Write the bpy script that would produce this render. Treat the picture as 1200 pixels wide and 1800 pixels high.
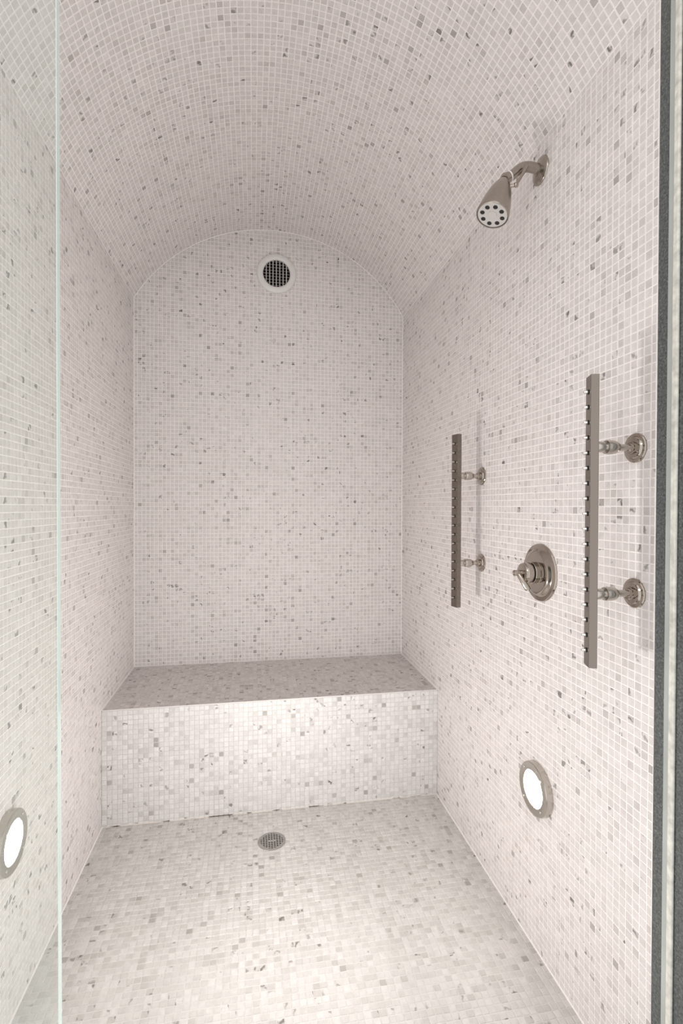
import bpy, bmesh, math, random
import numpy as np
from mathutils import Vector, Matrix
random.seed(7); rng = np.random.default_rng(11)
C = bpy.context.scene.collection
for o in list(bpy.data.objects): bpy.data.objects.remove(o)
SC = bpy.context.scene

# ---------------------------------------------------------------- camera
F_PX, YAW, PITCH, ROLL = 881.78, 0.174465, -0.010465, 0.003354
CAM = Vector((0.5148, 0.0, 1.1148))
cam = bpy.data.cameras.new('camera'); co = bpy.data.objects.new('camera', cam); C.objects.link(co)
cam.sensor_fit = 'HORIZONTAL'; cam.sensor_width = 24.0; cam.lens = F_PX / 1200 * 24.0
cam.clip_start = 0.02
Fv = Vector((math.sin(YAW)*math.cos(PITCH), math.cos(YAW)*math.cos(PITCH), math.sin(PITCH)))
Rv = Vector((math.cos(YAW), -math.sin(YAW), 0)); Uv = Rv.cross(Fv)
R2 = Rv*math.cos(ROLL) + Uv*math.sin(ROLL); U2 = -Rv*math.sin(ROLL) + Uv*math.cos(ROLL)
M = Matrix((R2, U2, -Fv)).transposed().to_4x4(); M.translation = CAM
co.matrix_world = M
SC.camera = co

# ---------------------------------------------------------------- light
w = bpy.data.worlds.new('world'); SC.world = w; w.use_nodes = True
bg = w.node_tree.nodes['Background']
bg.inputs[0].default_value = (1.0, 0.975, 0.965, 1); bg.inputs[1].default_value = 1.12
SC.view_settings.view_transform = 'Standard'; SC.view_settings.look = 'None'
SC.view_settings.gamma = 1; SC.view_settings.use_curve_mapping = False
SC.view_settings.exposure = 0.10
LAMP_W = 75.0                                  # strength of each round shower light
SPOT_W = 16.5                                   # beam of each shower light
al = bpy.data.lights.new('room_fill_light', 'AREA'); al.shape = 'DISK'; al.size = 0.9  # added fill lamp, unseen behind the camera
al.energy = 6; al.color = (1.0, 0.97, 0.94)
ao = bpy.data.objects.new('room_fill_light', al); C.objects.link(ao)
ao.location = (0.6, -1.1, 2.5); ao.rotation_euler = (math.radians(35), 0, 0)

# ---------------------------------------------------------------- dimensions
W, D, Y0 = 1.22, 2.3228, 0.782                  # width, back wall, front edge of the tiles
BY, BH = D-0.4808, 0.4078                       # bench front, bench height
HS, RISE = 2.0232, 0.3519                       # springing height, rise of the vault
RA = (0.61**2+RISE**2)/(2*RISE); ZC = HS+RISE-RA; HALF = math.asin(0.61/RA)
P = W/71.0

# ---------------------------------------------------------------- materials
def mat(name):
    m = bpy.data.materials.new(name); m.use_nodes = True
    return m, m.node_tree.nodes, m.node_tree.links, m.node_tree.nodes['Principled BSDF']
def simple(name, col, rough=.5, metal=0.0, noise=0, spec=.5, scale=60):
    m, n, l, b = mat(name)
    b.inputs['Base Color'].default_value = (*col, 1); b.inputs['Roughness'].default_value = rough
    b.inputs['Metallic'].default_value = metal; b.inputs['Specular IOR Level'].default_value = spec
    if noise:
        tx = n.new('ShaderNodeTexNoise'); tc = n.new('ShaderNodeTexCoord')
        l.new(tc.outputs['Object'], tx.inputs['Vector']); tx.inputs['Scale'].default_value = scale
        tx.inputs['Detail'].default_value = 5
        mr = n.new('ShaderNodeMapRange'); mr.inputs[1].default_value = .3; mr.inputs[2].default_value = .7
        mr.inputs[3].default_value = 1-noise; mr.inputs[4].default_value = 1+noise
        l.new(tx.outputs['Fac'], mr.inputs[0])
        mx = n.new('ShaderNodeMix'); mx.data_type = 'RGBA'; mx.blend_type = 'MULTIPLY'; mx.inputs[0].default_value = 1
        mx.inputs[6].default_value = (*col, 1); l.new(mr.outputs[0], mx.inputs[7]); l.new(mx.outputs[2], b.inputs['Base Color'])
    return m
def tile_mat(name, light, mid, dark, rough):
    m, n, l, b = mat(name)
    a = n.new('ShaderNodeAttribute'); a.attribute_name = 'shade'
    v = n.new('ShaderNodeAttribute'); v.attribute_name = 'vein'
    t = n.new('ShaderNodeAttribute'); t.attribute_name = 'tc'
    cr = n.new('ShaderNodeValToRGB'); e = cr.color_ramp.elements
    e[0].position = 0; e[0].color = (*dark, 1); e[1].position = 1; e[1].color = (*light, 1)
    q = e.new(.5); q.color = (*mid, 1)
    l.new(a.outputs['Fac'], cr.inputs[0])
    # cloudy marble
    c = n.new('ShaderNodeTexNoise'); c.inputs['Scale'].default_value = 70; c.inputs['Detail'].default_value = 4
    l.new(t.outputs['Vector'], c.inputs['Vector'])
    mr = n.new('ShaderNodeMapRange'); mr.inputs[1].default_value = .3; mr.inputs[2].default_value = .7
    mr.inputs[3].default_value = .93; mr.inputs[4].default_value = 1.05; l.new(c.outputs['Fac'], mr.inputs[0])
    mx = n.new('ShaderNodeMix'); mx.data_type = 'RGBA'; mx.blend_type = 'MULTIPLY'; mx.inputs[0].default_value = 1
    l.new(cr.outputs[0], mx.inputs[6]); l.new(mr.outputs[0], mx.inputs[7])
    # dark veins / dark corners on some stones
    d = n.new('ShaderNodeTexNoise'); d.inputs['Scale'].default_value = 62; d.inputs['Detail'].default_value = 1.5
    d.inputs['Distortion'].default_value = .6
    l.new(t.outputs['Vector'], d.inputs['Vector'])
    m2 = n.new('ShaderNodeMapRange'); m2.inputs[1].default_value = .55; m2.inputs[2].default_value = .66
    l.new(d.outputs['Fac'], m2.inputs[0])
    mu = n.new('ShaderNodeMath'); mu.operation = 'MULTIPLY'; l.new(m2.outputs[0], mu.inputs[0]); l.new(v.outputs['Fac'], mu.inputs[1])
    m3 = n.new('ShaderNodeMix'); m3.data_type = 'RGBA'; l.new(mu.outputs[0], m3.inputs[0]); l.new(mx.outputs[2], m3.inputs[6])
    m3.inputs[7].default_value = (dark[0], dark[1], dark[2], 1)
    l.new(m3.outputs[2], b.inputs['Base Color'])
    b.inputs['Roughness'].default_value = rough; b.inputs['Specular IOR Level'].default_value = .4
    return m
WALLT = tile_mat('wall_marble', (.80, .758, .742), (.58, .54, .52), (.19, .175, .165), .42)
FLOORT = tile_mat('floor_marble', (.70, .675, .655), (.56, .535, .51), (.20, .18, .16), .38)
FRONTT = tile_mat('bench_front_marble', (.85, .835, .825), (.60, .58, .56), (.21, .195, .18), .36)
TM = {'wall': WALLT, 'bench_top': WALLT, 'front': FRONTT, 'floor': FLOORT}
RIM = simple('lamp_rim_nickel', (.54, .505, .46), .26, 1.0)
GROUT = simple('grout', (.95, .905, .888), .8, noise=.03, scale=9)
GROUTF = simple('floor_grout', (.69, .665, .64), .8, noise=.06, scale=14)
CAULK = simple('caulk', (.92, .88, .86), .45)
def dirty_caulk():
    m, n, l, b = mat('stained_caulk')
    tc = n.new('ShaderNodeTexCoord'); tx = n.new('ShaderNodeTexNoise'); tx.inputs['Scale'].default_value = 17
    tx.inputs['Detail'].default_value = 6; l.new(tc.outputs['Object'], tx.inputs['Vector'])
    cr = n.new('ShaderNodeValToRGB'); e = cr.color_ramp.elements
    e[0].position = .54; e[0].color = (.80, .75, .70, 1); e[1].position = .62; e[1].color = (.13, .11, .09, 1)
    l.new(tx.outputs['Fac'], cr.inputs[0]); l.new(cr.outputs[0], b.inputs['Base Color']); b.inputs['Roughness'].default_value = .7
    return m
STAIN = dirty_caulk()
NICKEL = simple('polished_nickel', (.43, .385, .34), .10, 1.0)
SATIN = simple('brushed_nickel', (.40, .365, .325), .22, 1.0, noise=.05, scale=200)
BODY = simple('nickel_bar', (.25, .22, .193), .15, 1.0)
BLACK = simple('black_rubber_gap_shade', (.012, .011, .010), .5)
DARK = simple('recess_shade', (.008, .007, .006), .9, spec=.1)  # near-black colour stands in for shade inside vent and drain
WPLAST = simple('white_plastic', (.80, .79, .78), .25)
GPLAST = simple('grey_plastic', (.68, .66, .64), .4)
ROD = simple('dark_rod', (.22, .21, .20), .5)
FACE = simple('spray_face_plastic', (.62, .60, .58), .35)
CHROME = simple('chrome', (.72, .70, .67), .08, 1.0)
STEEL = simple('drain_steel', (.40, .38, .36), .35, .5)
SEAL = simple('clear_seal', (.44, .47, .45), .2, spec=.6, noise=.1, scale=8)
SEALB = simple('glass_bead', (.66, .66, .60), .12, spec=.8, noise=.22, scale=60)
PAINT = simple('room_paint', (.55, .52, .49), .7)
def granite():
    m, n, l, b = mat('granite'); tc = n.new('ShaderNodeTexCoord')
    tx = n.new('ShaderNodeTexNoise'); tx.inputs['Scale'].default_value = 260; tx.inputs['Detail'].default_value = 6
    t2 = n.new('ShaderNodeTexVoronoi'); t2.inputs['Scale'].default_value = 240
    t3 = n.new('ShaderNodeTexNoise'); t3.inputs['Scale'].default_value = 14
    for q in (tx, t2, t3): l.new(tc.outputs['Object'], q.inputs['Vector'])
    cr = n.new('ShaderNodeValToRGB'); e = cr.color_ramp.elements
    e[0].position = .36; e[0].color = (.055, .063, .061, 1); e[1].position = .72; e[1].color = (.155, .17, .167, 1)
    l.new(tx.outputs['Fac'], cr.inputs[0])
    c2 = n.new('ShaderNodeValToRGB'); f = c2.color_ramp.elements
    f[0].position = .10; f[0].color = (.55, .56, .53, 1); f[1].position = .17; f[1].color = (0, 0, 0, 1)
    l.new(t2.outputs['Distance'], c2.inputs[0])
    ad = n.new('ShaderNodeMix'); ad.data_type = 'RGBA'; ad.blend_type = 'ADD'; ad.inputs[0].default_value = .45
    l.new(cr.outputs[0], ad.inputs[6]); l.new(c2.outputs[0], ad.inputs[7])
    l.new(ad.outputs[2], b.inputs['Base Color']); b.inputs['Roughness'].default_value = .3
    return m
GRANITE = granite()
def glass():
    m = bpy.data.materials.new('shower_glass'); m.use_nodes = True; n = m.node_tree.nodes; l = m.node_tree.links
    n.clear(); out = n.new('ShaderNodeOutputMaterial')
    tr = n.new('ShaderNodeBsdfTransparent'); tr.inputs[0].default_value = (.955, .975, .96, 1)
    gl = n.new('ShaderNodeBsdfGlossy'); gl.inputs['Roughness'].default_value = .02
    lw = n.new('ShaderNodeFresnel'); lw.inputs[0].default_value = 1.3
    df = n.new('ShaderNodeBsdfTranslucent'); df.inputs[0].default_value = (.85, .9, .87, 1)
    d2 = n.new('ShaderNodeBsdfDiffuse'); d2.inputs[0].default_value = (.85, .9, .87, 1)
    a = n.new('ShaderNodeMixShader'); b = n.new('ShaderNodeMixShader'); c = n.new('ShaderNodeMixShader')
    c.inputs[0].default_value = .5; l.new(df.outputs[0], c.inputs[1]); l.new(d2.outputs[0], c.inputs[2])
    b.inputs[0].default_value = .05; l.new(tr.outputs[0], b.inputs[1]); l.new(c.outputs[0], b.inputs[2])   # thin film of dust
    l.new(lw.outputs[0], a.inputs[0]); l.new(b.outputs[0], a.inputs[1]); l.new(gl.outputs[0], a.inputs[2])
    l.new(a.outputs[0], out.inputs[0])
    return m
GLASS = glass()
GEDGE = simple('glass_edge', (.62, .74, .70), .12, spec=.9)
LAMP = bpy.data.materials.new('lamp_lens'); LAMP.use_nodes = True
_b = LAMP.node_tree.nodes['Principled BSDF']
_b.inputs['Emission Color'].default_value = (1, .975, .95, 1); _b.inputs['Emission Strength'].default_value = LAMP_W

# ---------------------------------------------------------------- helpers
def obj(name, bm, m, parent=None, smooth=None, bevel=0):
    me = bpy.data.meshes.new(name)
    if smooth is not None:
        for f in bm.faces: f.smooth = True
        for e in bm.edges:
            e.smooth = not (len(e.link_faces) == 2 and e.calc_face_angle(0) > math.radians(smooth))
    bm.to_mesh(me); bm.free()
    o = bpy.data.objects.new(name, me); me.materials.append(m); C.objects.link(o); o.parent = parent
    if bevel:
        md = o.modifiers.new('bevel', 'BEVEL'); md.width = bevel; md.segments = 2; md.limit_method = 'ANGLE'
    return o
def tag(o, label=None, cat=None, group=None, kind=None):
    for k, v in (('label', label), ('category', cat), ('group', group), ('kind', kind)):
        if v: o[k] = v
    return o
def thing(name, label, cat, loc=(0, 0, 0), rz=0, group=None):
    o = bpy.data.objects.new(name, None); C.objects.link(o); o.location = loc; o.rotation_euler = (0, 0, rz)
    o.empty_display_size = .05
    return tag(o, label, cat, group)
def box(bm, a, b):
    r = bmesh.ops.create_cube(bm, size=1)['verts']
    for v in r: v.co = Vector([(a[i]+b[i])/2 + v.co[i]*(b[i]-a[i]) for i in range(3)])
    return r
def axis_m(p, d):
    d = Vector(d).normalized(); q = d.to_track_quat('Z', 'Y'); m = q.to_matrix().to_4x4(); m.translation = Vector(p); return m
def lathe(bm, prof, p, d, seg=40, closed=True):      # prof: [(radius, height along d)]
    m = axis_m(p, d); rings = []
    for r, h in prof:
        if r < 1e-6: rings.append([bm.verts.new(m @ Vector((0, 0, h)))])
        else: rings.append([bm.verts.new(m @ Vector((r*math.cos(2*math.pi*k/seg), r*math.sin(2*math.pi*k/seg), h))) for k in range(seg)])
    for A, B in zip(rings, rings[1:]):
        for k in range(seg):
            j = (k+1) % seg
            if len(A) == 1 and len(B) == 1: continue
            if len(A) == 1: bm.faces.new((A[0], B[k], B[j]))
            elif len(B) == 1: bm.faces.new((A[k], A[j], B[0]))
            else: bm.faces.new((A[k], A[j], B[j], B[k]))
    if closed:
        if len(rings[0]) > 1: bm.faces.new(rings[0])
        if len(rings[-1]) > 1: bm.faces.new(rings[-1])
    bmesh.ops.recalc_face_normals(bm, faces=bm.faces)
def tube(bm, pts, rad, seg=16):
    pts = [Vector(p) for p in pts]; n = len(pts); rings = []
    rad = rad if hasattr(rad, '__len__') else [rad]*n
    t0 = (pts[1]-pts[0]).normalized(); up = Vector((0, 0, 1)) if abs(t0.z) < .9 else Vector((0, 1, 0))
    for i, p in enumerate(pts):
        t = (pts[min(i+1, n-1)]-pts[max(i-1, 0)]).normalized()
        a = t.cross(up).normalized(); b = a.cross(t).normalized()
        rings.append([bm.verts.new(p + (a*math.cos(2*math.pi*k/seg)+b*math.sin(2*math.pi*k/seg))*rad[i]) for k in range(seg)])
    for A, B in zip(rings, rings[1:]):
        for k in range(seg): bm.faces.new((A[k], A[(k+1) % seg], B[(k+1) % seg], B[k]))
    bm.faces.new(rings[0]); bm.faces.new(rings[-1]); bmesh.ops.recalc_face_normals(bm, faces=bm.faces)
def arcp(a):                                          # point of the vault at angle a from the crown
    return (W/2+RA*math.sin(a), ZC+RA*math.cos(a))

# ---------------------------------------------------------------- room shell
T = .06; YF = .600
bm = bmesh.new(); box(bm, (-T, Y0-.001, -T), (0, D+T, HS+.02)); wl = obj('wall_left', bm, GROUT); tag(wl, 'left wall of small square marble mosaic tiles seen partly through glass', kind='structure')
bm = bmesh.new(); box(bm, (W, Y0, -T), (W+T, D+T, HS+.02)); wr = obj('wall_right', bm, GROUT); tag(wr, 'right wall of small square marble mosaic tiles carrying the fittings', kind='structure')
bm = bmesh.new(); box(bm, (0, D, -T), (W, D+T, 2.5)); wb = obj('wall_back', bm, GROUT); tag(wb, 'arched back wall of small square marble mosaic tiles', kind='structure')
bm = bmesh.new(); box(bm, (0, .70, -T), (W, D, 0)); fl = obj('floor', bm, GROUTF); tag(fl, 'shower floor of tumbled marble mosaic around the drain', kind='structure')
bm = bmesh.new(); N = 64
prev = None
for k in range(N+1):
    a = -HALF + 2*HALF*k/N; x, z = arcp(a); x2 = W/2+(RA+T)*math.sin(a); z2 = ZC+(RA+T)*math.cos(a)
    r = [bm.verts.new(q) for q in ((x, .70, z), (x, D+T, z), (x2, D+T, z2), (x2, .70, z2))]
    if prev:
        for i in range(4): bm.faces.new((prev[i], prev[(i+1) % 4], r[(i+1) % 4], r[i]))
    else: bm.faces.new(r)
    prev = r
bm.faces.new(prev); bmesh.ops.recalc_face_normals(bm, faces=bm.faces)
ce = obj('ceiling', bm, GROUT); tag(ce, 'barrel vaulted ceiling of small square marble mosaic tiles', kind='structure')

# ---------------------------------------------------------------- mosaic
TQ = [(0, 1, 5, 4), (1, 2, 6, 5), (2, 3, 7, 6), (3, 0, 4, 7), (4, 5, 6, 7)]
def style(kind):                                      # shade, vein of one tile
    u = random.random()
    if kind == 'wall':
        s = random.gauss(.85, .05)
        if u < .012: s = random.uniform(.28, .46)
        elif u < .08: s = random.uniform(.54, .74)
        v = random.random() < .13
    elif kind == 'bench_top':
        s = random.gauss(.78, .07)  # lower mean puts the top's grazing-light shade into the tile colour
        if u < .03: s = random.uniform(.3, .45)
        elif u < .18: s = random.uniform(.5, .66)
        v = random.random() < .18
    elif kind == 'front':
        s = random.gauss(.92, .07)
        if u < .012: s = random.uniform(.3, .45)
        elif u < .09: s = random.uniform(.6, .75)
        v = random.random() < .10
    else:
        s = random.gauss(.78, .06) if random.random() < .72 else random.gauss(.97, .04)
        if u < .015: s = random.uniform(.28, .42)
        elif u < .18: s = random.uniform(.45, .68)
        v = random.random() < .10
    return max(0, min(1, s)), (random.uniform(.5, 1) if v else 0.0)
SHP = {'wall': (.0022, .0010, .0007, .35), 'bench_top': (.0013, .0008, .0007, .35), 'front': (.0012, .0012, .0014, .9), 'floor': (.0012, .0012, .0014, .9)}
def tile_pts(kind, hu, hv, rot, jit):
    g, h, ins, w = SHP[kind]; a = hu-g/2; b = hv-g/2; c, s = math.cos(rot), math.sin(rot)
    q = [(-a, -b, -.0004), (a, -b, -.0004), (a, b, -.0004), (-a, b, -.0004)]
    t = [(-a+ins, -b+ins, h), (a-ins, -b+ins, h), (a-ins, b-ins, h), (-a+ins, b-ins, h)]
    out = []
    for i, (x, y, z) in enumerate(q+t):
        x += jit[i % 4][0]*w; y += jit[i % 4][1]*w
        out.append((x*c-y*s, x*s+y*c, z))
    return out
def variants(kind, n=70):
    res = []
    for k in range(n):
        s, v = style(kind); j = [(random.gauss(0, .00032), random.gauss(0, .00032)) for _ in range(4)]
        pts = tile_pts(kind, P/2, P/2, random.gauss(0, .012), j)
        me = bpy.data.meshes.new('tile'); me.from_pydata(pts, [], TQ); me.materials.append(TM[kind])
        me.attributes.new('shade', 'FLOAT', 'POINT').data.foreach_set('value', [s]*8)
        me.attributes.new('vein', 'FLOAT', 'POINT').data.foreach_set('value', [v]*8)
        off = [random.uniform(0, 30) for _ in range(3)]
        me.attributes.new('tc', 'FLOAT_VECTOR', 'POINT').data.foreach_set('vector', [p[i]+off[i] for p in pts for i in range(3)])
        res.append(me)
    return res
def project(p):
    d = p-CAM; z = d.dot(Fv)
    return None if z < .05 else (600+F_PX*d.dot(R2)/z, 900-F_PX*d.dot(U2)/z)
def mosaic(parent, kind, cells, clip=None, singles=300, min_px=9.4):
    """cells: (centre, e1, e2, normal, half u, half v). The largest in view are objects, the rest one mesh."""
    cand = []
    for i, (c, e1, e2, n, hu, hv) in enumerate(cells):
        if abs(hu-P/2) > 1e-4 or abs(hv-P/2) > 1e-4 or not singles: continue
        q = project(c); a = project(c+e1*P); b = project(c+e2*P)
        if not q or not a or not b or not (4 < q[0] < 1194 and 4 < q[1] < 1796): continue
        s = abs((a[0]-q[0])*(b[1]-q[1])-(a[1]-q[1])*(b[0]-q[0]))**.5
        if s >= min_px: cand.append((s, i))
    cand.sort(reverse=True); one = set(i for s, i in cand[:singles])
    V = variants(kind) if one else []
    vs, fs, sh, ve, tc = [], [], [], [], []
    for i, (c, e1, e2, n, hu, hv) in enumerate(cells):
        if i in one:
            o = bpy.data.objects.new('tile', random.choice(V)); C.objects.link(o); o.parent = parent
            a1, a2 = [(e1, e2), (e2, -e1), (-e1, -e2), (-e2, e1)][random.randrange(4)]
            m = Matrix((a1, a2, n)).transposed().to_4x4(); m.translation = c; o.matrix_world = m
            continue
        s, v = style(kind); j = [(random.gauss(0, .00032), random.gauss(0, .00032)) for _ in range(4)]
        pts = tile_pts(kind, hu, hv, random.gauss(0, .012), j); off = [random.uniform(0, 30) for _ in range(3)]
        b = len(vs)
        for p in pts:
            q = c+e1*p[0]+e2*p[1]+n*p[2]
            if clip: q = clip(q)
            vs.append(q[:]); tc += [p[0]+off[0], p[1]+off[1], p[2]+off[2]]
        sh += [s]*8; ve += [v]*8; fs += [tuple(b+k for k in f) for f in TQ]
    me = bpy.data.meshes.new('mosaic_tiles'); me.from_pydata(vs, [], fs)
    me.materials.append(TM[kind])
    me.attributes.new('shade', 'FLOAT', 'POINT').data.foreach_set('value', sh)
    me.attributes.new('vein', 'FLOAT', 'POINT').data.foreach_set('value', ve)
    me.attributes.new('tc', 'FLOAT_VECTOR', 'POINT').data.foreach_set('vector', tc)
    o = bpy.data.objects.new('mosaic_tiles', me); C.objects.link(o); o.parent = parent; o['kind'] = 'stuff'
    print('mosaic', parent.name, len(cells), 'singles', len(one))
X, Y, Z = Vector((1, 0, 0)), Vector((0, 1, 0)), Vector((0, 0, 1))
def grid(u0, u1, v0, v1, fn, us=1, vs=1):             # full tiles from u0 / v0, the last ones cut
    out = []
    nu = int(math.ceil((u1-u0)/P-1e-3)); nv = int(math.ceil((v1-v0)/P-1e-3))
    for i in range(nu):
        a = u0+i*P; b = min(a+P, u1)
        if b-a < .004: continue
        for j in range(nv):
            c = v0+j*P; d = min(c+P, v1)
            if d-c < .004: continue
            sh = .0003*math.sin((i//17)*12.9+(j//17)*78.2)     # sheets of mosaic sit a hair off each other
            r = fn((a+b)/2+sh, (c+d)/2-sh, (b-a)/2, (d-c)/2)
            if r: out.append(r)
    return out
def on_bench(y, z): return y > BY and z < BH
# right wall (rows start at the top of the floor; columns at the back corner)
cells = grid(0, D-Y0, 0, HS, lambda u, v, a, b: None if on_bench(D-u, v) else (Vector((W, D-u, v)), Y*-1, Z, X*-1, a, b))
mosaic(wr, 'wall', cells)
cells = grid(0, D-Y0, 0, HS, lambda u, v, a, b: None if on_bench(D-u, v) else (Vector((0, D-u, v)), Y, Z, X, a, b))
mosaic(wl, 'wall', cells)
def clip_arch(q):
    dx, dz = q.x-W/2, q.z-ZC; r = math.hypot(dx, dz)
    if q.z > HS and r > RA-.002: return Vector((W/2+dx*(RA-.002)/r, q.y, ZC+dz*(RA-.002)/r))
    return q
def bw(u, v, a, b):
    if v > HS and math.hypot(u-W/2, v-ZC) > RA+.004: return None
    if math.hypot(u-.619, v-2.178) < .066: return None
    return (Vector((u, D, v)), X, Z, Y*-1, a, b)
mosaic(wb, 'wall', grid(0, W, BH, HS+RISE, bw), clip=clip_arch)
AL = 2*HALF*RA; NA = round(AL/P); PA = AL/NA; cells = []
for i in range(NA):
    a = -HALF+(i+.5)*PA/RA; x, z = arcp(a); n = Vector((-math.sin(a), 0, -math.cos(a))); e1 = Vector((math.cos(a), 0, -math.sin(a)))
    for j in range(int((D-.70)/P)):
        s = .0003*math.sin((i//17)*5.1+(j//17)*3.3)
        cells.append((Vector((x, D-(j+.5)*P+s, z)), e1, Y*-1, n, P/2, P/2))
mosaic(ce, 'wall', cells)
DR = Vector((.578, 1.673, 0))
cells = grid(0, W, 0, BY-.70, lambda u, v, a, b: None if math.hypot(u-DR.x, BY-v-DR.y) < .049 else (Vector((u, BY-v, 0)), X, Y, Z, a, b))
mosaic(fl, 'floor', cells)

# ---------------------------------------------------------------- bench
be = thing('shower_bench', 'built-in mosaic tiled bench with a speckled top, its tiles toned down for grazing light, at the back wall', 'bench', (W/2, (BY+D)/2, 0))
def at(parent, o):
    o.matrix_parent_inverse = Matrix.Translation(-Vector(parent.location)) if parent.type == 'EMPTY' else Matrix(); return o
bm = bmesh.new(); box(bm, (.0005, BY, 0), (W-.0005, D-.0005, BH)); body = obj('bench_body', bm, GROUTF, be); at(be, body)
tp = bpy.data.objects.new('bench_top', None)
mosaic(body, 'bench_top', grid(0, W, 0, D-BY, lambda u, v, a, b: (Vector((u, D-v, BH)), X, Y, Z, a, b)), singles=0)
mosaic(body, 'front', grid(0, W, 0, BH-.004, lambda u, v, a, b: (Vector((u, BY, BH-.004-v)), X, Z, Y*-1, a, b)), singles=0)
bpy.data.objects.remove(tp)
bm = bmesh.new(); tube(bm, [(.002, BY, BH-.0005), (W-.002, BY, BH-.0005)], .0012, 8); at(be, obj('bench_edge_trim', bm, CAULK, be, 60))

# ---------------------------------------------------------------- caulk lines (setting)
def bead(k, pts, r, m, label):
    bm = bmesh.new(); tube(bm, pts, r, 8); o = obj('trim_%d' % k, bm, m, None, 60); tag(o, label, kind='structure')
bead(1, [(arcp(-HALF+2*HALF*k/48)[0], D-.001, arcp(-HALF+2*HALF*k/48)[1]) for k in range(49)], .0035, CAULK, 'white caulk line around the arch of the back wall')
bead(2, [(0.001, D-.001, BH), (0.001, D-.001, HS)], .0038, CAULK, 'white caulk line in the left back corner')
bead(3, [(W-.001, D-.001, BH), (W-.001, D-.001, HS)], .0038, CAULK, 'white caulk line in the right back corner')
bead(4, [(0, D-.001, BH), (W, D-.001, BH)], .0032, CAULK, 'white caulk line behind the bench top')
bead(5, [(.001, BY, BH), (.001, D, BH)], .0032, CAULK, 'white caulk line left of the bench top')
bead(6, [(W-.001, BY, BH), (W-.001, D, BH)], .0032, CAULK, 'white caulk line right of the bench top')
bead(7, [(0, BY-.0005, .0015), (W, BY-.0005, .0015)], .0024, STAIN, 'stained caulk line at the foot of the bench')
bead(8, [(.001, .76, .001), (.001, BY, .001)], .003, CAULK, 'caulk line between floor and left wall')
bead(9, [(W-.001, .76, .001), (W-.001, BY, .001)], .003, CAULK, 'caulk line between floor and right wall')
bead(10, [(0.001, .79, HS), (0.001, D, HS)], .0016, GROUT, 'grout line where left wall meets the vault')
bead(11, [(W-.001, .79, HS), (W-.001, D, HS)], .0016, GROUT, 'grout line where right wall meets the vault')

# granite around the opening
bm = bmesh.new(); box(bm, (W, YF, -T), (W+.30, Y0-.0005, 2.6)); g = obj('trim_12', bm, GRANITE, bevel=.001); tag(g, 'dark speckled granite jamb at the right of the opening', kind='structure')
bm = bmesh.new(); box(bm, (-.30, YF, -T), (0, Y0-.0015, 2.6)); g = obj('trim_13', bm, GRANITE, bevel=.001); tag(g, 'dark speckled granite jamb at the left of the opening', kind='structure')
bm = bmesh.new(); box(bm, (0, YF, -T), (W, .70, .09)); g = obj('trim_14', bm, GRANITE, bevel=.002); tag(g, 'granite curb across the shower entrance', kind='structure')

# ---------------------------------------------------------------- glass
gp = thing('glass_panel', 'fixed clear glass panel at the left with pale green polished edge', 'glass panel', (.125, .745, .09))
GX = .252
bm = bmesh.new(); box(bm, (0.002, .740, .0), (GX, .750, 2.0)); pane = obj('pane', bm, GLASS, gp); at(gp, pane)
bm = bmesh.new(); box(bm, (GX+.0001, .7395, .0), (GX+.0009, .7505, 2.0)); at(gp, obj('polished_edge', bm, GEDGE, gp))
bm = bmesh.new(); box(bm, (0.0015, .738, .0005), (GX, .752, .012)); at(gp, obj('channel', bm, SATIN, gp))
ds = thing('door_seal', 'narrow vertical glass strip with clear seal against the dark granite jamb', 'seal', (W, .745, .09))
bm = bmesh.new(); box(bm, (W-.003, .7455, 0.0), (W-.0002, .757, 2.02)); at(ds, obj('clear_strip', bm, SEAL, ds, bevel=.0006))
bm = bmesh.new(); box(bm, (W-.006, .7335, 0.0), (W-.0002, .7450, 2.02)); at(ds, obj('glass_edge', bm, SEALB, ds, bevel=.0022))

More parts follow.
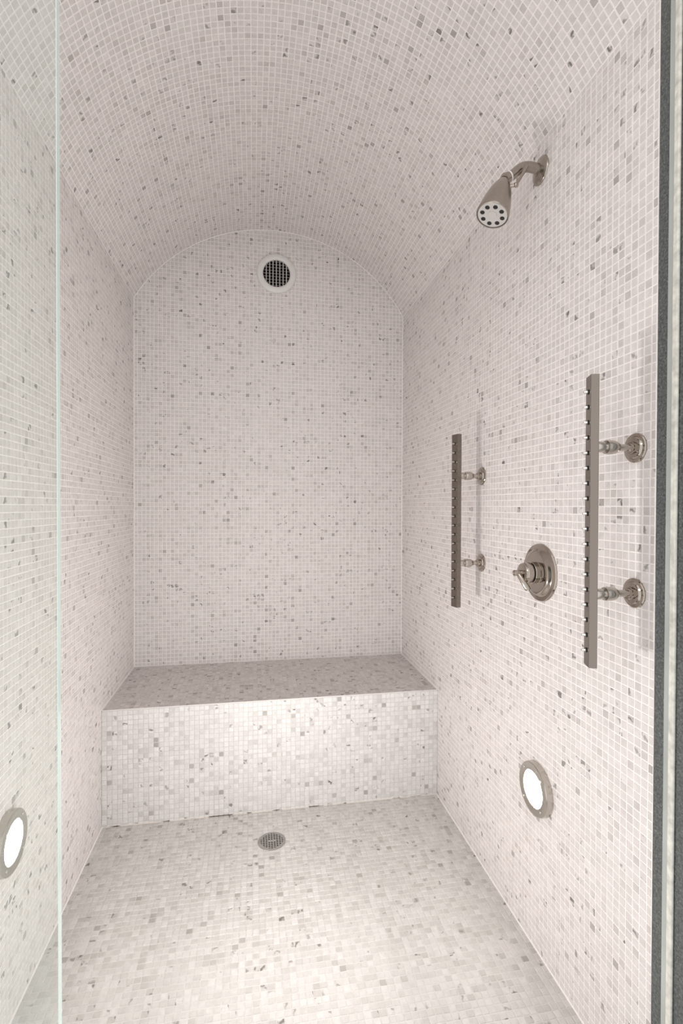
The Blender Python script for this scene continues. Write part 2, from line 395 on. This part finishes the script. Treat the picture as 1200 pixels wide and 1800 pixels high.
# ---------------------------------------------------------------- spray bars
def spray_bar(y, zc, za, ang, xb, label):
    L = .534; bw_, bd = .030, .0145
    t = thing('body_spray_bar', label, 'spray bar', (W, y, za[1]), 0, 'nickel spray bars on the right wall')
    ax = Vector((xb, y, 0)); n = Vector((-math.cos(ang), math.sin(ang), 0)); s = Vector((math.sin(ang), math.cos(ang), 0))
    m = Matrix((n, s, Z)).transposed().to_4x4(); m.translation = Vector((xb, y, zc))
    bm = bmesh.new()
    for v in box(bm, (-bd/2, -bw_/2, -L/2), (bd/2, bw_/2, L/2)): v.co = m @ v.co
    bmesh.ops.recalc_face_normals(bm, faces=bm.faces)
    at(t, obj('bar', bm, BODY, t, bevel=.0007))
    for k in range(18):
        z = (k-8.5)*.02795; p = m @ Vector((bd/2, 0, z))
        bm = bmesh.new(); lathe(bm, [(.0045, -.0008), (.0045, .0012), (.0038, .0016)], p, n, 14); nb = obj('nozzle', bm, BLACK, t, 40); at(t, nb)
        bm = bmesh.new(); lathe(bm, [(.0031, .0012), (.0031, .0045), (.0022, .0085), (0, .0095)], p, n, 14); obj('nozzle_tip', bm, CHROME, nb, 40)
    for z in za:
        p = Vector((xb, y, z)); q = Vector((W, y, z)); g = W-xb
        bm = bmesh.new()      # swivel sleeve
        lathe(bm, [(.0088, .005), (.0100, .0068), (.0100, .0215), (.0085, .023), (.007, .026), (.007, .028)], p, X, 28)
        ar = obj('arm', bm, RIM, t, 35); at(t, ar)
        bm = bmesh.new(); lathe(bm, [(0, .018), (.006, .020), (.0082, .0245), (.006, .029), (0, .031)], p, X, 24); obj('ball_joint', bm, CHROME, ar, 60)
        bm = bmesh.new(); lathe(bm, [(.0098, .0262), (.0124, .0272), (.0130, .0305), (.0120, .031), (.0126, .0335), (.0130, .041), (.0116, .048), (.0080, .0535), (.0066, .0545), (.0066, g-.006)], p, X, 28); obj('socket', bm, RIM, ar, 30)
        bm = bmesh.new(); lathe(bm, [(.0275, -.0005), (.0275, .0035), (.0262, .0048), (.0215, .0052), (.0200, .0085), (.0190, .0092), (.0120, .0096), (.0120, .0130), (.0100, .0135), (.0095, .0190), (.0060, .0195)], q, -X, 44); obj('wall_flange', bm, NICKEL, ar, 30)
    return t
spray_bar(.829, 1.0895, (1.2265, .955), math.radians(20), 1.128, 'near body spray bar, the longer looking one beside the granite edge')
spray_bar(1.469, 1.0725, (1.212, .941), math.radians(-14), 1.135, 'far body spray bar, the smaller looking one nearer the bench')

# ---------------------------------------------------------------- valve
vp = Vector((W, 1.142, .953))
t = thing('shower_valve', 'round stepped nickel shower valve with a small lever handle between the spray bars', 'valve', vp)
bm = bmesh.new(); lathe(bm, [(.0715, -.0005), (.0715, .003), (.0700, .0055), (.066, .0068), (.0605, .0072), (.0580, .0085), (.0545, .0125), (.050, .0150), (.047, .0155), (.030, .0158), (.0285, .017)], vp, -X, 64); at(t, obj('escutcheon', bm, NICKEL, t, 28))
bm = bmesh.new(); lathe(bm, [(.0265, .0155), (.0265, .026), (.0255, .0275), (.021, .028)], vp, -X, 48); at(t, obj('collar', bm, NICKEL, t, 30))
bm = bmesh.new(); lathe(bm, [(.0215, .0275), (.0215, .0315)], vp, -X, 40); at(t, obj('shadow_gap', bm, BLACK, t, 30))  # ring coloured black for the shade between collar and hub
bm = bmesh.new(); lathe(bm, [(.0235, .0310), (.0252, .0320), (.0252, .0445), (.0240, .0460), (.0232, .0470), (.0240, .0480), (.0232, .0500), (.0210, .0510)], vp, -X, 48); hub = at(t, obj('handle_hub', bm, NICKEL, t, 28))
bm = bmesh.new(); lathe(bm, [(.0066, .0505), (.0066, .0625), (.0078, .0640), (.0078, .0715), (.0066, .0728), (.0042, .0728), (.0036, .0712), (0, .0712)], vp, -X, 28); obj('knob_post', bm, NICKEL, hub, 30)
bm = bmesh.new(); a = vp+Vector((-.0610, -.002, -.003)); b = vp+Vector((-.0440, -.0185, -.0395))
tube(bm, [a, a.lerp(b, .15), a.lerp(b, .85), b], [.0052, .0060, .0070, .0066], 18); at(t, obj('lever', bm, NICKEL, t, 40))

# ---------------------------------------------------------------- shower head
q = Vector((W, 1.153, 1.953))
t = thing('wall_shower', 'bell shaped nickel shower head on a curved arm high on the right wall', 'shower head', q)
bm = bmesh.new(); lathe(bm, [(.0330, -.0005), (.0330, .0025), (.0310, .0050), (.024, .0075), (.0165, .0090), (.0125, .0105), (.0125, .013)], q, -X, 48); at(t, obj('wall_flange', bm, SATIN, t, 40))
head_ax = Vector((-.36, -.135, -.92)).normalized(); top = Vector((1.119, 1.150, 1.914))
ap = [q+Vector((-.002, 0, .002)), q+Vector((-.018, 0, .0045)), q+Vector((-.034, 0, .0055)), q+Vector((-.050, 0, .002)), q+Vector((-.064, -.001, -.0075)), q+Vector((-.076, -.002, -.019)), top-head_ax*.006]
sp = []
for i in range(len(ap)-1):
    p0, p1, p2, p3 = ap[max(i-1, 0)], ap[i], ap[i+1], ap[min(i+2, len(ap)-1)]
    for k in range(5):
        u = k/5; sp.append(.5*((2*p1)+(p2-p0)*u+(2*p0-5*p1+4*p2-p3)*u*u+(3*p1-p0-3*p2+p3)*u**3))
sp.append(ap[-1])
bm = bmesh.new(); tube(bm, sp, .0122, 24); at(t, obj('arm', bm, SATIN, t, 50))
d0 = (sp[-4]-sp[-1]).normalized()
bm = bmesh.new(); lathe(bm, [(.0130, 0), (.0134, .001), (.0134, .003), (.0125, .0035)], sp[-1]+d0*.012, d0, 28); at(t, obj('white_washer', bm, WPLAST, t, 40))
bm = bmesh.new(); lathe(bm, [(.0112, -.014), (.0118, -.012), (.0118, -.003), (.0095, -.002), (.0095, .001), (.0135, .002), (.0150, .005), (.0205, .016), (.0270, .034), (.0325, .056), (.0366, .078), (.0392, .096), (.0396, .101), (.0388, .104), (.0372, .1045), (.0360, .1000), (0, .1000)], top, head_ax, 56); hb = at(t, obj('head_body', bm, SATIN, t, 35))
bm = bmesh.new(); lathe(bm, [(.0350, .0995), (.0358, .1025), (.0348, .1032), (.0135, .1032), (.0118, .1024), (.0108, .1024), (.0104, .1040), (0, .1042)], top, head_ax, 56); fc = at(t, obj('spray_face', bm, FACE, t, 30))
u1 = head_ax.cross(Y).normalized(); u2 = head_ax.cross(u1).normalized()
for k in range(8):
    an = 2*math.pi*(k+.3)/8; p = top+head_ax*.1025+(u1*math.cos(an)+u2*math.sin(an))*.0248
    bm = bmesh.new(); lathe(bm, [(.0054, 0), (.0056, .0012), (.0049, .0016), (.0030, .0008), (0, .0008)], p, head_ax, 20); obj('nozzle', bm, BLACK, fc, 40)
# spray adjusting lever on the side towards the entrance
pv = top+head_ax*.022+Vector((.014, -.010, 0)); pe = pv+Vector((.014, -.008, .000))
bm = bmesh.new(); tube(bm, [pv, pe], .0042, 14); lathe(bm, [(0, -.006), (.0045, -.0045), (.0062, 0), (.0045, .0045), (0, .006)], pe, X, 18)
tube(bm, [pe, pe+Vector((.018, .000, .030)), pe+Vector((.030, .004, .051))], [.0036, .0038, .0048], 14)
lathe(bm, [(0, -.004), (.004, -.002), (.005, 0), (.004, .002), (0, .004)], pe+Vector((.030, .004, .051)), Z, 14)
at(t, obj('spray_lever', bm, NICKEL, t, 50))

# ---------------------------------------------------------------- lamps
def wall_light(p, n, label):
    p = Vector(p); n = Vector(n); t = thing('shower_wall_light', label, 'wall light', p, 0, 'round wall lights low in the shower')
    bm = bmesh.new(); lathe(bm, [(.0640, -.0005), (.0640, .009), (.0630, .0165), (.0610, .0185), (.0590, .0190), (.0440, .0182), (.0425, .0165), (.0425, .0100), (0, .0100)], p, n, 64); at(t, obj('rim', bm, RIM, t, 28))
    bm = bmesh.new(); lathe(bm, [(.0422, .0105), (.0422, .0160), (.0400, .0172), (.025, .0182), (0, .0186)], p, n, 48); at(t, obj('lens', bm, LAMP, t, 50))
    sl = bpy.data.lights.new('lamp_beam', 'SPOT'); sl.energy = SPOT_W; sl.color = (1, .975, .95); sl.spot_size = math.radians(150); sl.spot_blend = 1; sl.shadow_soft_size = .025
    so = bpy.data.objects.new('lamp_beam', sl); C.objects.link(so); so.parent = t; so.location = n*.046
    so.rotation_euler = (n+Vector((0, 0, .28))).to_track_quat('-Z', 'Y').to_euler()
    for k in range(4):
        an = math.pi/4+k*math.pi/2; c = p+n*.0182+(Y*math.cos(an)+Z*math.sin(an))*.0530
        bm = bmesh.new(); lathe(bm, [(.0036, 0), (.0036, .0012), (.0025, .0022), (0, .0024)], c, n, 12); at(t, obj('screw', bm, CHROME, t, 40))
wall_light((W, 1.143, .412), -X, 'lit round nickel wall light on the right wall, whole in view')
wall_light((0, 1.160, .402), X, 'lit round wall light behind the left glass panel, cut by the frame')

# ---------------------------------------------------------------- vent
vc = Vector((.619, D, 2.178)); nY = -Y
t = thing('round_vent', 'white round vent with a dark slatted grille high on the back wall', 'vent', vc)
bm = bmesh.new(); lathe(bm, [(.0895, -.0005), (.0895, .004), (.0880, .0075), (.0840, .0100), (.0720, .0115), (.0650, .0108), (.0615, .0080), (.0605, .0010)], vc, nY, 64, closed=False); at(t, obj('ring', bm, WPLAST, t, 50))
bm = bmesh.new(); lathe(bm, [(.0608, .0004), (.0608, .0010), (0, .0010)], vc, nY, 48); at(t, obj('duct_shade', bm, DARK, t, 40))  # flat black disc painted in place of the duct's shaded depth
for k in range(-4, 5):
    x = k*.0152-.001; h = math.sqrt(max(0, .0605**2-x*x))
    if h < .012: continue
    bm = bmesh.new(); box(bm, (vc.x+x-.0016, D-.0075, vc.z-h), (vc.x+x+.0016, D-.0035, vc.z+h)); at(t, obj('slat', bm, GPLAST, t))
for k in range(-4, 5):
    z = k*.0135; h = math.sqrt(max(0, .0605**2-z*z))
    bm = bmesh.new(); box(bm, (vc.x-h, D-.0034, vc.z+z-.0012), (vc.x+h, D-.0018, vc.z+z+.0012)); at(t, obj('cross_rod', bm, ROD, t))

# ---------------------------------------------------------------- drain
t = thing('floor_drain', 'round nickel floor drain with square holes in front of the bench', 'drain', DR)
bm = bmesh.new(); lathe(bm, [(.0455, -.0005), (.0455, .0018), (.0445, .0026), (.0405, .0026), (.0400, .0010)], DR, Z, 56, closed=False); at(t, obj('rim', bm, STEEL, t, 40))
bm = bmesh.new(); lathe(bm, [(.0402, .0002), (.0402, .0006), (0, .0006)], DR, Z, 40); at(t, obj('sump_shade', bm, DARK, t))  # black disc gives the grate holes their shade by colour
bm = bmesh.new(); rr = .0402
for k in range(-4, 6):
    x = (k-.5)*.0088; h = math.sqrt(max(0, rr*rr-x*x))
    if h > .006:
        box(bm, (DR.x+x-.0016, DR.y-h, .0009), (DR.x+x+.0016, DR.y+h, .0026))
        box(bm, (DR.x-h, DR.y+x-.0016, .0008), (DR.x+h, DR.y+x+.0016, .0025))
box(bm, (DR.x-.0135, DR.y-.0045, .0009), (DR.x+.0135, DR.y+.0045, .0027))
lathe(bm, [(.0402, .0008), (.0402, .0024), (.0372, .0024), (.0372, .0008)], DR, Z, 48, closed=False)
at(t, obj('grate', bm, STEEL, t))
